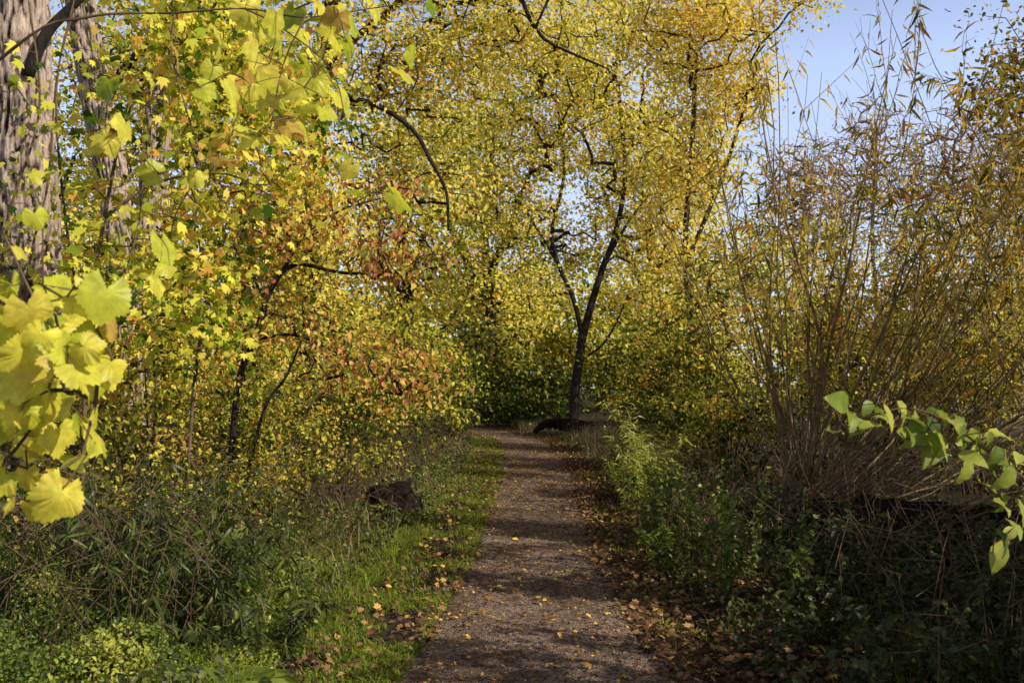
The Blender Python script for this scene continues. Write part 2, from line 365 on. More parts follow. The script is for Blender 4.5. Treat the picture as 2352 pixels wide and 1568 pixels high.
plant('tree', 'tall yellow maple left of the path with dark boughs curving over it', 'tree', st[0][:3], [st, c1, c2, c3],
      np.vstack([B(900,130,15.5,230,200,2,175), B(1180,40,15.5,260,140,2,120), B(970,400,16,140,170,1.5,46), B(900,-250,15,420,180,2.5,70), B(720,500,14,70,230,.5,80)]), 46, .27, .078, 'dia', 'yellow', tip_r=.005, tb=(.55,.18,.22))
st = pl([(1600,990),(1590,800),(1575,560),(1590,330),(1600,100)], 24, .10, .05)
c1 = pl([(1578,600),(1650,430),(1700,280),(1730,160)], 24, .06, .03, False)
plant('tree', 'golden tree right of the path whose crown edge meets the blue sky', 'tree', st[0][:3], [st, c1],
      np.vstack([B(1560,60,24,200,150,2.5,145), B(1690,200,24,95,100,1.6,50), B(1600,350,24,130,150,2.2,85), B(1540,580,24,120,110,2,44), B(1660,20,23,120,60,1.4,26), B(1740,60,22,60,50,1,12), B(1850,-5,21,90,35,.8,10)]), 50, .32, .11, 'dia', 'gold', tip_r=.008, step=.5, tb=(.56,.18,.2))
TR = [
 (560,20,'yellow-green tree behind the dogwood shrub on the left','ygreen',[(560,250,20,230,260,2.5,210),(640,560,20,220,180,2.2,115)],(.74,.18,.22)),
 (330,17,'leafy yellow tree filling the gap behind the twin trunks','yellow',[(330,200,17,220,260,2,170),(250,560,17,230,200,2,120)],(.45,.2,.24)),
 (930,27,'slender yellow tree behind the curved dark bough','yellow',[(930,420,27,200,250,3,190),(880,720,27,200,170,2.5,105)],(.46,.2,.24)),
 (1120,45,'yellow tree far behind on the left of the forked maple','yellow',[(1100,300,45,240,280,4,190),(1130,640,45,190,180,4,150)],(.5,.18,.22)),
 (1500,46,'pale yellow tree behind on the right of the forked maple','yellow',[(1520,420,46,200,200,4,110),(1540,700,46,220,150,4,120)],(.46,.18,.22)),
 (60,20,'green and yellow tree behind the thick left trunk','ygreen',[(60,250,20,240,320,2,150),(60,680,20,240,170,2,100)],(.55,.18,.24)),
]
for k, (px, Y, lab, mt, bl, tb) in enumerate(TR):
    top = min(b[1] for b in bl); st = pl([(px,960),(px+10,760),(px-8,520),(px+12,top+40)], Y, .007*Y, .0025*Y)
    c1 = pl([(px,640),(px+60,500),(px+110,360)], Y, .004*Y, .002*Y, False); c2 = pl([(px,700),(px-70,560),(px-120,420)], Y, .004*Y, .002*Y, False)
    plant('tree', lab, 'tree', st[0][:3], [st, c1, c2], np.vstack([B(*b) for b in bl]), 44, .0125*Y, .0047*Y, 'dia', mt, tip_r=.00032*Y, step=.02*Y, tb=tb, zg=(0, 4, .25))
for k, (px, Y, lab, mt, bl, tb) in enumerate([
 (1560,19,'loose olive bush under the golden tree right of the path','ygreen',[(1570,800,19,100,150,1.2,60)],(.5,.24,.24)),
 (1660,17,'mixed green and yellow bush left of the willow','ygreen',[(1680,830,17,110,170,1.1,56),(1650,640,17,90,110,1,26)],(.56,.24,.24)),
 (1760,22,'yellow bush behind the left side of the willow','yellow',[(1750,640,22,120,190,1.5,84)],(.42,.2,.22)),
 (1930,24,'yellow-green tree seen through the middle of the willow','ygreen',[(1930,730,24,150,230,1.8,150)],(.66,.2,.24)),
 (2160,24,'yellow-green tree seen through the right of the willow','ygreen',[(2160,710,24,170,250,1.8,170)],(.7,.2,.24)),
 (2370,22,'yellow tree at the right edge behind the willow','yellow',[(2360,680,22,150,280,1.6,130)],(.46,.2,.24)),
 (1440,30,'olive bush beside the forked maple on its right','ygreen',[(1460,850,30,75,110,1.5,60)],(.4,.24,.22)),
 (1240,42,'dark olive bush closing the path beyond its bend','ygreen',[(1220,900,42,110,80,1.6,110)],(.26,.2,.2)),
 (1130,41,'olive bush on the left of the far bend','ygreen',[(1110,870,41,100,120,1.6,120)],(.4,.22,.22)),
 (1380,52,'yellowing bush far behind the forked trunk','yellow',[(1360,830,52,170,120,3,140)],(.36,.22,.22)),
 (1190,37,'low ferny bush where the path disappears','ygreen',[(1210,950,37,80,40,.9,50)],(.34,.18,.2)),
 (1150,52,'tall yellowing bush behind the far bend','yellow',[(1180,740,52,180,150,3,170)],(.4,.2,.22)),
]):
    st = pl([(px,980),(px+8,900),(px-6,bl[0][1])], Y, .004*Y, .002*Y)
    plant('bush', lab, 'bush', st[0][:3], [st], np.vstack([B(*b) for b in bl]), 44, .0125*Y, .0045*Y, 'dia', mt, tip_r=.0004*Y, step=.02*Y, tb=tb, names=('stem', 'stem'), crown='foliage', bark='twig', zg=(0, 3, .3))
for k, (px, Y, top, lab) in enumerate([(1850,30,320,'bare twiggy tree behind the willow, leftmost of the bare ones'),(2010,34,230,'bare purplish tree behind the middle of the willow'),(2190,30,240,'bare twiggy tree behind the right of the willow'),(2340,32,180,'bare twiggy tree by the right edge of the photo')]):
    st = pl([(px,970),(px+10,760),(px-6,560),(px+4,top+80)], Y, .13, .04)
    c1 = pl([(px,760),(px+50,600),(px+80,450)], Y, .07, .03, False); c2 = pl([(px,800),(px-60,620),(px-80,470)], Y, .07, .03, False)
    cl = np.vstack([B(px,(top+600)/2,Y,140,(640-top)/2,1.8,1100)])
    plant('bare_tree', lab, 'bare tree', st[0][:3], [st, c1, c2], cl, 3, .2, .09, 'dia', 'willow', 'purple', tip_r=.008, step=.5, tb=(.6,.2,.2))
HEL[0] = .6
P = []
for k in range(46):
    x = -75+k*3.4+rng.uniform(-1, 1); y = rng.uniform(68, 84); h = rng.uniform(9, 15)*(1 if x < 15 else .6)
    P.append(blob((x, y, h*.52), (3.4, 2.5, h*.52), 800))
leafobj('far_wood', [leafgeo(np.vstack(P), .6, 'dia', tint=.52+.24*rng.standard_normal(46*800))], M['ygreen'])
tag(C.objects['far_wood'], 'far-off yellow-green wood closing the view behind the trees', 'wood', kind='stuff')
# ---------------------------------------------------------------- shrubs
def shrub(x, Y, h, r, label, mat='ygreen', size=.06, n=120, per=46, tb=(.68,.22,.24), group=None, bark='twig', ns=10, tp='dia', low=.0, name='shrub', up=.25, droop=.4, zd=.45):
    z = float(gz(x, Y)); S = []
    for k in range(ns):
        a = rng.uniform(0, 6.28); q = rng.uniform(.3, .9)*r; hh = h*rng.uniform(.6, .95)
        S.append([[x+.12*math.cos(a), Y+.12*math.sin(a), z-.04, .004*h+.008], [x+q*.35*math.cos(a), Y+q*.35*math.sin(a), z+hh*.5, .003*h+.005], [x+q*math.cos(a), Y+q*math.sin(a), z+hh, .003]])
    cl = blob((x, Y, z+h*(.48+low/2)), (r, r, h*(.54-low/2)), n); cl = cl[cl[:, 2] > z+.08]
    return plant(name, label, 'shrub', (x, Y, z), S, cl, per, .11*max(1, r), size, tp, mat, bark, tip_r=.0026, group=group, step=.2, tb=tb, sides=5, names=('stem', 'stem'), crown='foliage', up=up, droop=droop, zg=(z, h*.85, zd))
shrub(-3.1,8.6,2.0,1.05,'yellow-green shrub nearest on the left, below the red-leaved branches', n=115, size=.052, tp='ovate')
shrub(-2.55,10.6,2.1,1.05,'leafy shrub behind the stump on the left of the path', n=125, size=.055, tp='ovate')
shrub(-2.35,13.4,2.6,1.25,'yellow-green shrub leaning toward the path, second behind the stump', n=140, size=.064)
shrub(-2.0,17.0,2.6,1.3,'rounded olive shrub midway along the left side of the path', n=140, size=.077, tb=(.6,.22,.24))
shrub(-2.0,21.5,3.0,1.5,'olive shrub before the far bend on the left', n=150, size=.09, tb=(.56,.22,.22))
shrub(-2.3,27,3.4,1.6,'green shrub just before the bend, last on the left', n=150, size=.11, tb=(.46,.22,.22))
shrub(-4.6,9.6,3.4,1.3,'tall yellow shrub behind the leaning dogwood stem', 'yellow', n=135, size=.07, tb=(.56,.22,.24))
shrub(-5.2,12.5,4.2,1.6,'tall tangled yellow shrub far left between the trunks', 'yellow', n=150, size=.08, tb=(.54,.22,.24))
shrub(-4.4,15.5,4.6,1.7,'high yellow-green shrub behind the left side shrubs', n=160, size=.085, tb=(.74,.22,.24))
shrub(-4.6,20,5.2,2.0,'highest yellow-green shrub in the left background', n=170, size=.11, tb=(.76,.22,.24))
shrub(-4.3,7.0,1.7,.9,'low dark shrub at the foot of the thick left trunk', n=90, size=.055, tb=(.4,.2,.2))
shrub(-3.0,6.9,1.35,.75,'small twiggy shrub behind the narrow-leaved weeds on the left', n=80, size=.045, tb=(.46,.22,.2), tp='ovate')
shrub(-2.3,7.9,1.0,.65,'low tangled shrub in front of the stump on the left', n=75, size=.038, tb=(.54,.22,.24), tp='ovate')
shrub(-2.35,9.4,1.2,.7,'low rounded shrub left of the stump', n=85, size=.042, tb=(.6,.22,.24), tp='ovate')
shrub(2.9,13.5,1.7,1.0,'low green bush behind the willow beside the path', n=100, size=.06, tb=(.46,.22,.22))
shrub(3.1,17.5,2.7,1.1,'dark olive bush right of the path before the golden tree', n=120, size=.07, tb=(.52,.24,.22))
shrub(3.5,22.5,3.0,1.3,'dark olive bush right of the path near the low dark log', n=120, size=.085, tb=(.52,.24,.22))
shrub(3.8,28.5,3.0,1.3,'olive bush just right of the forked maple trunk', n=90, size=.10, tb=(.5,.24,.22))
shrub(4.3,12,2.2,1.1,'yellowish bush in the shade behind the willow stems', n=90, size=.06, tb=(.66,.2,.24))
shrub(6.0,13,2.8,1.3,'yellowish bush behind the willow near the right edge', n=120, size=.065, tb=(.66,.2,.24))
for k, (x, Y, h, r, lab) in enumerate([(5.5,2.3,4.8,.95,'tall shade-casting bush to the right, nearest the camera'),(5.7,4.3,4.7,.6,'slender tall bush outside the right edge, second from the camera'),(6.0,7.0,4.8,.75,'tall bush outside the right edge level with the old log'),(7.6,9.8,5.6,.9,'tallest bush outside the right edge beyond the willow'),(4.6,4.4,2.4,.8,'low bush just outside the lower right corner'),(4.9,6.0,2.2,.7,'low bush outside the right edge in front of the old log')]):
    shrub(x, Y, h, r, lab, n=150 if h > 3 else 90, per=60, size=.10)
# ---------------------------------------------------------------- dogwood
s1 = pl([(520,1110),(545,900),(585,780),(612,690),(650,622),(700,608),(780,626),(880,628),(980,618),(1045,600)], 8.2, .032, .006)
s2 = pl([(612,690),(560,600),(500,520),(450,430)], 8.2, .018, .006, False)
s3 = pl([(650,622),(700,540),(790,480),(900,450)], 8.2, .015, .004, False)
s4 = pl([(585,780),(680,770),(800,820),(930,850),(1010,860)], 8.1, .014, .004, False)
s5 = pl([(530,1100),(600,960),(660,860),(700,760)], 8.2, .018, .006)
plant('dogwood_shrub', 'leaning dogwood with red and orange leaves on dark arching branches', 'shrub', s1[0][:3], [s1, s2, s3, s4, s5],
      np.vstack([B(720,520,8.0,230,95,.6,52), B(910,590,7.9,150,60,.45,48), B(850,450,8.1,130,50,.4,18), B(820,830,7.7,200,65,.5,42), B(640,720,7.9,130,90,.5,24), B(940,880,7.7,90,60,.3,16)]), 14, .12, .054, 'ovate', 'red', 'darkbark', tip_r=.003, step=.2, up=.1, droop=1.5, tb=(.42,.26,.18), names=('stem', 'branch'), crown='foliage', sides=7)
# ---------------------------------------------------------------- vines
def vine(name, label, base, stems, pts, size, petiole=.06, mat='grape', tb=(.52,.25), step=.15, nj=.8):
    e = empty(name, base, label, 'vine'); S = [cat(s, .06) for s in stems]
    for s in S: v, t = tube(s, 6); mesh('stem', v, t, M['twig'], e, smooth=True)
    g = grow(S, pts, .0013, step, zb=0); v, t = segs(*g, sides=5); mesh('petioles', v, t, M['twig'], e)
    G = []; idx = np.arange(len(pts)) % 4
    ti = tb[0]+tb[1]*rng.standard_normal(len(pts))
    for q in range(4):
        m = idx == q
        nr = np.tile(np.array([[.6, -.55, .4]]), (m.sum(), 1)); sz = size if np.isscalar(size) else size[m]
        G.append(leafgeo(pts[m], sz, 'grape%d' % q, 0, .9, nrm=nr, tint=ti[m], jit=.28, nj=nj))
    leafobj('foliage', G, M[mat], e, True)
LL = [(70,440),(62,520),(190,670),(235,740),(150,720),(100,760),(40,770),(170,820),(222,840),(60,830),(128,880),(196,900),(15,890),(60,960),(150,950),(12,1010),(105,1040),(205,1050),(50,1110),(150,1100),(20,1170),(240,690),(90,690),(10,680),(20,740),(90,850),(190,780),(-30,820),(-40,950),(-20,1090),(130,1010),(120,800),(160,990),(215,960),(70,1050),(-30,700),(20,600),(140,770),(60,900),(100,930),(30,850),(80,790),(180,740),(110,840),(40,1060),(90,990),(10,940),(150,870),(200,820),(60,730),(20,1120),(180,1080),(110,1120),(215,790),(240,860),(170,700),(230,920),(130,1150),(60,1190),(200,1010),(30,980),(140,830),(90,730),(10,800),(160,780),(210,880),(120,960),(80,1010),(50,880)]
pts = np.array([W(a+rng.uniform(-14,14)+8, b-34, rng.uniform(2.3,3.0)) for a, b in LL])
b0 = np.array([-1.75, 2.6, float(gz(-1.75, 2.6))])
vine('grape_vine', 'large bright yellow grape leaves close up at the lower left edge', b0, [[[*b0, .012]]+pl([(-120,1250),(-40,1120),(60,1000),(110,900),(120,780),(60,650),(10,540)], 2.75, .006, .003, False), pl([(-80,1190),(20,1170),(80,1150)], 2.7, .004, .003, False)], pts, .092)
UL = [(690,40),(680,160),(600,140),(640,240),(650,300),(500,170),(560,200),(450,370),(440,420),(455,490),(490,380),(590,330),(760,90),(800,110),(790,230),(752,270),(740,190),(940,150),(910,180),(968,20),(882,460),(830,465),(850,30),(330,650),(290,690),(380,570),(395,630),(210,440),(620,50),(560,30),(740,20),(700,110),(640,90),(600,210),(480,80),(530,330),(820,60),(700,220),(450,220),(240,330),(470,430),(800,400),(660,70),(720,60),(580,90),(670,200),(520,120),(620,170),(770,50),(550,260),(640,330),(420,330),(720,150),(690,290),(350,200),(300,300),(420,150),(260,200),(380,420),(330,500)]
pts = np.array([W(a+rng.uniform(-15,15), b-20, rng.uniform(3.4,4.8)) for a, b in UL])
b0 = np.array([-3.3, 4.6, float(gz(-3.3, 4.6))])
vine('grape_vine', 'bright yellow lobed vine leaves hanging across the upper left', b0,
     [[[*b0, .02], [-3.2, 4.6, 2.2, .018]]+pl([(20,120),(200,40),(400,30),(560,20),(700,40),(850,20),(985,0)], 4.1, .007, .002, False), pl([(400,30),(395,130),(430,260),(460,380),(400,500),(380,620),(300,690)], 4.1, .004, .002, False), pl([(700,40),(650,150),(620,300)], 4.0, .004, .002, False), pl([(560,20),(640,60),(760,160),(800,300),(850,430)], 4.0, .004, .002, False)], pts, .110)
def vinemass(label, base, stems, cl, per, size, tb, mat='vine'):
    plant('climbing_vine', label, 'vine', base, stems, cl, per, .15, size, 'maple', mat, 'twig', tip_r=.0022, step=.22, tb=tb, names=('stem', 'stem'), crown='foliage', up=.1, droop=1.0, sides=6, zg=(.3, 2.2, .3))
s = pl([(190,1100),(200,800),(240,500),(300,250),(420,100),(560,60)], 6.6, .018, .005); s2 = pl([(240,500),(360,420),(520,400),(640,460)], 6.4, .010, .004, False); s3 = pl([(200,800),(150,500),(130,200),(180,-40)], 6.8, .012, .005, False)
vinemass('tangled yellow and green vine climbing before the twin trunks', s[0][:3], [s, s2, s3], np.vstack([B(440,300,6.4,200,250,.6,72), B(210,420,6.6,70,330,.4,24), B(500,100,6.2,230,110,.6,44), B(350,640,6.5,180,120,.5,34), B(600,330,6.8,120,200,.5,38)]), 14, .06, (.54,.24,.24))
s = pl([(420,1100),(450,850),(500,640),(620,400),(700,200),(760,40)], 7.6, .016, .005)
vinemass('yellow leafy vine tangle between the twin trunks and the dogwood', s[0][:3], [s], np.vstack([B(660,250,7.6,150,230,.6,80), B(480,560,7.6,140,150,.6,46), B(420,760,7.4,150,110,.5,40)]), 17, .056, (.54,.24,.24))
s = pl([(-30,1100),(-10,800),(20,500),(90,250),(60,-40)], 7.4, .016, .006); s2 = pl([(-20,900),(60,650),(110,420),(130,180),(170,20)], 7.4, .012, .005)
vinemass('thin green-leaved vine creeping up the thick left trunk', s[0][:3], [s, s2], np.vstack([B(60,350,7.4,90,400,.15,26), B(30,640,7.4,90,100,.15,12)]), 5, .065, (.3,.2,.2))
# ---------------------------------------------------------------- willow
def willow(name, label, base, top, n, a0, a1, L0, L1, rot_stump=None, extra=[], lean=.35, seed=3, pw=.85, lf=1):
    g = np.random.default_rng(seed); e = empty(name, base, label, 'willow')
    if rot_stump:
        v, t = tube(cat(rot_stump, .05), 44, .45, 5, .3); mesh('stump', v, t, M['rot'], e)
    P0=[];P1=[];r0=[];r1=[];LP=[];LA=[]
    def addpoly(Q, ra, rb, leafy):
        k = len(Q)-1; rr = np.linspace(ra, rb, k+1)
        P0.extend(Q[:-1]); P1.extend(Q[1:]); r0.extend(rr[:-1]); r1.extend(rr[1:])
        if leafy:
            for i in range(k):
                for _ in range(leafy):
                    f = g.random(); LP.append(Q[i]*(1-f)+Q[i+1]*f); d = Q[i+1]-Q[i]; LA.append(d/np.linalg.norm(d))
    ST = []
    for i in range(n):
        a = R(a0+(a1-a0)*g.random()**pw); dp = g.normal(0, lean); L = g.uniform(L0, L1)*(1-.10*abs(math.sin(a)))
        a_s = a*1.25; a_e = a*g.uniform(.5, .9)+g.normal(0, .08)
        b = np.array(top)+np.array([g.normal(0, .17), g.normal(0, .15), g.uniform(-.3, .0)])
        t = np.linspace(0, 1, 14); aa = a_s+(a_e-a_s)*t**.8; wob = g.normal(0, .12); ph = g.uniform(0, 6)
        aa = aa+wob*np.sin(t*g.uniform(4, 9)+ph)
        dx = np.sin(aa); dz = np.cos(aa); dy = dp*(1-.3*t)+g.normal(0, .05)*np.sin(t*6+ph)
        D = np.stack([dx, dy, dz], 1); D /= np.linalg.norm(D, axis=1)[:, None]
        Q = b+np.vstack([np.zeros(3), np.cumsum(D[:-1]*L/13, axis=0)])+g.normal(0, .007, (14, 3))
        ST.append((Q, g.uniform(.005, .014)))
    for q in extra:
        Q = cat(q, .35); ST.append((Q[:, :3], q[0][3]))
    for Q, rr in ST:
        k = len(Q); v, t = tube(np.column_stack([Q, np.linspace(rr, .0025, k)]), 6); mesh('stem', v, t, M['willowbark'], e, smooth=True)
        for _ in range(g.integers(4, 8)):
            f = g.uniform(.25, .97); ii = int(f*(k-1)); p = Q[ii]; d = Q[min(ii+1, k-1)]-Q[max(ii-1, 0)]; d /= np.linalg.norm(d)
            sd = d+g.normal(0, .36, 3); sd[2] = abs(sd[2])+.1; sd /= np.linalg.norm(sd); l = g.uniform(.35, 1.2)*(1.15-f*.5)
            tt = np.linspace(0, 1, 6)[:, None]; S = p+sd*l*tt+np.array([0, 0, .14*l])*tt*tt+g.normal(0, .014, (6, 3))*tt
            hi = p[2] > 2.4
            addpoly(S, .0034, .0015, int(g.integers(1, 4) if hi else g.integers(0, 3))*lf if p[2] > 1.2 else 0)
            for _ in range(2):
                jj = g.integers(1, 5); s2 = sd+g.normal(0, .5, 3); s2 /= np.linalg.norm(s2); l2 = l*.45
                addpoly(S[jj]+s2*l2*np.linspace(0, 1, 4)[:, None], .0022, .0012, int(g.integers(0, 4) if hi else g.integers(0, 2))*lf if p[2] > 1.0 else 0)
    v, t = segs(np.array(P0), np.array(P1), np.array(r0), np.array(r1)); mesh('twigs', v, t, M['willowbark'], e)
    LP = np.array(LP); LA = np.array(LA)
    leafobj('foliage', [leafgeo(LP, .125, 'lance', 0, .7, axis=LA*.5, tint=.5+.28*rng.standard_normal(len(LP)))], M['willow'], e)
wx = W(1855,1150,9); zb = float(gz(wx[0], 9))
ex = [pl([(1850,1120),(1880,900),(1885,780),(1820,560),(1770,380),(1740,200)], 8.9, .024, .006, False), pl([(1860,1110),(1930,960),(2010,800),(2090,620),(2200,400)], 8.9, .020, .006, False),
      pl([(1870,1150),(1930,1090),(1990,1020),(2100,900),(2300,760)], 8.9, .028, .008, False), pl([(1840,1110),(1780,900),(1755,760),(1690,620)], 9, .018, .005, False), pl([(1860,1100),(1905,800),(1960,560),(2010,300),(2060,80)], 9, .020, .005, False)]
willow('willow', 'multi-stemmed willow fanning out of an old stump right of the path', (wx[0], 9, zb), (wx[0], 9, wx[2]-.05), 72, -32, 82, 3.2, 5.2,
       [[wx[0]-.05, 9, zb-.1, .58], [wx[0], 9, zb+.15, .48], [wx[0]+.02, 9.0, wx[2]-.22, .40], [wx[0]+.02, 9.0, wx[2]-.08, .16]], ex, pw=.8)
willow('willow', 'second clump of thin willow stems behind at the right edge', (5.6, 11.5, float(gz(5.6, 11.5))), (5.6, 11.5, .4), 20, -50, 44, 3.4, 5.4, None, [], .3, 8, 1)
willow('willow', 'thin willow stems behind the main fan near its middle', (4.1, 12.5, float(gz(4.1, 12.5))), (4.1, 12.5, .3), 14, -34, 44, 3.2, 5.0, None, [], .3, 9, 1)
willow('willow', 'nearer leafy willow stems reaching up at the right edge', (4.3, 6.6, float(gz(4.3, 6.6))), (4.3, 6.6, .3), 14, -26, 10, 3.4, 4.6, None, [], .15, 14, 1, 2)
st = pl([(2460,1080),(2440,700),(2420,350),(2400,50),(2390,-150)], 13, .12, .05)
plant('tree', 'dark tree with rusty leaves in the top right corner', 'tree', st[0][:3], [st], np.vstack([B(2350,160,13,110,240,1,90), B(2400,450,13,120,160,1,50)]), 22, .22, .075, 'ovate', 'willow', tip_r=.004, tb=(.45,.2,.2))
# ---------------------------------------------------------------- log, stumps
v, t = tube(cat([[2.25,8.6,.20,.12],[2.5,8.5,.24,.22],[3.1,8.4,.24,.27],[3.8,8.1,.2,.27],[4.6,7.6,.16,.24],[5.4,7.1,.1,.2]], .05), 48, .5, 7, .3)
tag(mesh('fallen_log', v, t, M['rot']), 'dark rotting log lying below the willow stems', 'log')
sx = W(900,1190,11.2); z = float(gz(sx[0], 11.2))
e = empty('tree_stump', (sx[0], 11.2, z), 'squat dark stump by the grass on the left of the path', 'stump')
v, t = tube(cat([[sx[0],11.2,z-.1,.44],[sx[0],11.2,z+.06,.37],[sx[0]+.01,11.2,z+.2,.31],[sx[0]+.02,11.21,z+.31,.27],[sx[0]+.03,11.22,z+.36,.17],[sx[0]+.02,11.21,z+.37,.04]], .025), 60, .14, 9, 1.2); mesh('trunk', v, t, M['rot'], e)
a = W(1290,985,31)
v, t = tube(cat([[a[0]-.85,31.1,.10,.06],[a[0]-.65,31.1,.28,.09],[a[0]-.35,31,.40,.13],[a[0]+.1,31,.36,.18],[a[0]+1.0,31.4,.20,.18]], .06), 36, .4, 5, .3)
tag(mesh('fallen_log', v, t, M['rot']), 'low dark log beside the path in front of the forked maple', 'log')
# ---------------------------------------------------------------- herbs
def herb(x, Y, h, label, mat='green', tp='lance', size=.1, ns=7, per=26, spread=.28, group=None, name='weed', catg='weed', tb=(.5,.2), stemmat='twig', arch=.3, droop=.5, lo=.15):
    z = float(gz(x, Y)); e = empty(name, (x, Y, z), label, catg, group); P0=[];P1=[];r0=[];r1=[];LP=[];LA=[]
    for k in range(ns):
        a = rng.uniform(0, 6.28); q = spread*rng.uniform(.2, 1); b = np.array([x+q*.5*math.cos(a), Y+q*.5*math.sin(a), z-.02]); H = h*rng.uniform(.65, 1.05)
        t = np.linspace(0, 1, 8)[:, None]; o = np.array([math.cos(a), math.sin(a), 0])
        Q = b+np.array([0, 0, 1])*H*(t-arch*.35*t**3)+o*(q*.6*t+arch*H*t**2.5)
        rr = np.linspace(.0035, .0015, 8); P0.extend(Q[:-1]); P1.extend(Q[1:]); r0.extend(rr[:-1]); r1.extend(rr[1:])
        f = rng.uniform(lo, 1, per)*7; i0 = np.minimum(f.astype(int), 6); fr = (f-i0)[:, None]
        LP.append(Q[i0]*(1-fr)+Q[i0+1]*fr); an = rng.uniform(0, 6.28, per); LA.append(np.stack([np.cos(an), np.sin(an), np.full(per, .35)], 1))
    v, t = segs(np.array(P0), np.array(P1), np.array(r0), np.array(r1)); mesh('stems', v, t, M[stemmat], e)
    LP = np.vstack(LP); LA = np.vstack(LA); n = len(LP)
    leafobj('foliage', [leafgeo(LP, size, tp, .9, droop, axis=LA*1.2, tint=tb[0]+tb[1]*rng.standard_normal(n), helio=.2)], M[mat], e)
for k, (px, py, h) in enumerate([(230,1290,1.1),(320,1300,1.2),(400,1290,1.1),(480,1270,.9),(550,1260,.7),(280,1250,1.25),(420,1235,1.05),(160,1330,.95),(610,1230,.5),(360,1260,1.2),(500,1240,.8)]):
    Y = 5.3+rng.uniform(0,1); x = (px-1176)/F*Y
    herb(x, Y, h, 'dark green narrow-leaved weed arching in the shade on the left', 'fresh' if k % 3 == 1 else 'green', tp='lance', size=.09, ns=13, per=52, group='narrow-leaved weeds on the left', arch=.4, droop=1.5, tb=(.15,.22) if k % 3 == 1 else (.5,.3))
for x, Y, h in [(1.45,7.0,.85),(1.7,7.5,.95),(1.55,8.2,.9),(1.75,6.4,.7),(1.4,9.4,.7),(1.95,6.9,.8),(1.3,8.0,.5),(2.05,8.0,.9),(1.5,10.5,.8),(1.7,11.4,.8),(1.5,12.3,.7),(1.6,13.8,.8),(1.65,15.5,.9)]:
    herb(x, Y, h, 'upright leafy weed at the right path edge before the willow', 'fresh' if x < 1.8 else 'green', 'ovate', .050, 9, 46, .27, 'leafy weeds on the right path edge', arch=.08, droop=.3, tb=(.38,.3))
for x, Y, h in [(1.75,4.7,.3),(2.0,5.1,.4),(2.3,4.8,.4),(2.5,5.6,.5),(2.1,5.9,.5),(2.8,6.4,.6),(2.5,6.8,.6),(3.1,5.9,.6),(2.0,4.4,.25),(1.7,5.6,.3),(3.3,7.0,.6),(2.7,7.3,.6),(1.8,6.0,.35),(2.4,4.2,.25),(3.6,6.6,.6),(3.0,7.5,.6),(2.4,7.7,.6),(3.5,7.4,.6),(2.8,7.9,.5),(2.2,6.6,.5),(2.9,5.2,.5)]:
    herb(x, Y, h, 'dark weed in deep shade at the lower right', 'green', 'ovate', .046, 10, 40, .34, 'dark weeds at the lower right', arch=.25, tb=(.55,.28))
for x, Y, h, lab in [(1.75,12.5,1.4,'pale yellow-green goldenrod standing tallest beyond the right weeds'),(2.0,13.0,1.15,'shorter goldenrod just right of the tallest one'),(1.5,11.8,1.0,'lowest goldenrod, nearest the path on the right')]:
    herb(x, Y, h, lab, 'fresh', 'lance', .1, 11, 80, .36, name='goldenrod', catg='goldenrod', arch=.2, tb=(1.0,.12))
for x, Y, h in [(-1.9,7.7,.5),(-1.75,8.6,.45),(-1.55,9.6,.4),(-1.5,12.4,.5),(-1.35,14,.5),(-1.3,16,.5),(-1.7,6.6,.4),(-2.0,6.9,.5),(-1.25,10.7,.25),(-1.6,10.5,.35),(-1.05,10.9,.22),(-1.45,5.6,.25),(-1.7,5.2,.3),(-1.6,6.1,.35),(-1.9,5.0,.3)]:
    herb(x, Y, h, 'small light green weed on the grassy verge left of the path', 'fresh', 'ovate', .040, 9, 36, .3, 'verge weeds on the left', arch=.25, tb=(.4,.3))
herb(-1.28,4.75,.16,'broad-leaved green seedling in the grass at the bottom','fresh','ovate',.13,6,5,.1,arch=.6,lo=.8)
# near green spray
s = [[2.5,3.6,float(gz(2.5,3.6)),.014],[2.35,3.5,.6,.013]]+pl([(2480,1230),(2380,1120),(2300,1060),(2240,1015),(2170,965),(2100,938),(2030,945),(1940,985)], 3.2, .005, .002, False)
s2 = pl([(2380,1120),(2330,1160),(2290,1220),(2280,1270)], 3.2, .003, .002, False)
GL = [(1950,940),(1920,950),(1905,1000),(1975,1000),(2045,985),(2030,935),(2080,990),(2100,950),(2130,965),(2160,1000),(2190,1025),(2140,1020),(2240,1035),(2270,1000),(2290,1030),(2200,980),(2180,1050),(2265,1080),(2310,1110),(2330,1150),(2280,1160),(2340,1190),(2280,1220),(2300,1250),(2330,1080),(2350,1120),(2225,1060),(2060,930),(2120,990),(2350,1230),(2255,1050),(2010,960),(2150,950),(2300,1140),(2090,970),(2170,980),(2210,1010),(2130,1000),(2250,1000),(2000,930),(1985,975),(2070,960),(2110,1020),(2160,960),(2230,1000),(2280,1060),(2200,1050),(2310,1060),(2345,1150),(2310,1200),(2140,980),(2060,1000),(2190,960),(2320,1020),(2340,1050),(2290,1100),(2260,1120),(2330,1220)]
e = empty('leafy_spray', s[0][:3], 'arching spray of bright green leaves close up at the right edge', 'branch')
S = [cat(s, .08), cat(s2, .06)]
for q in S: v, t = tube(q, 6); mesh('stem', v, t, M['twig'], e, smooth=True)
pts = np.array([W(a, b-10, 3.2+rng.normal(0, .08)) for a, b in GL])
g = grow(S, pts, .0013, .1, zb=0); v, t = segs(*g); mesh('petioles', v, t, M['twig'], e)
leafobj('foliage', [leafgeo(pts, .092, 'oval', 0, .8, nrm=np.tile([[.6, -.55, .5]], (len(pts), 1)), tint=.72+.25*rng.standard_normal(len(pts)))], M['fresh'], e, True)
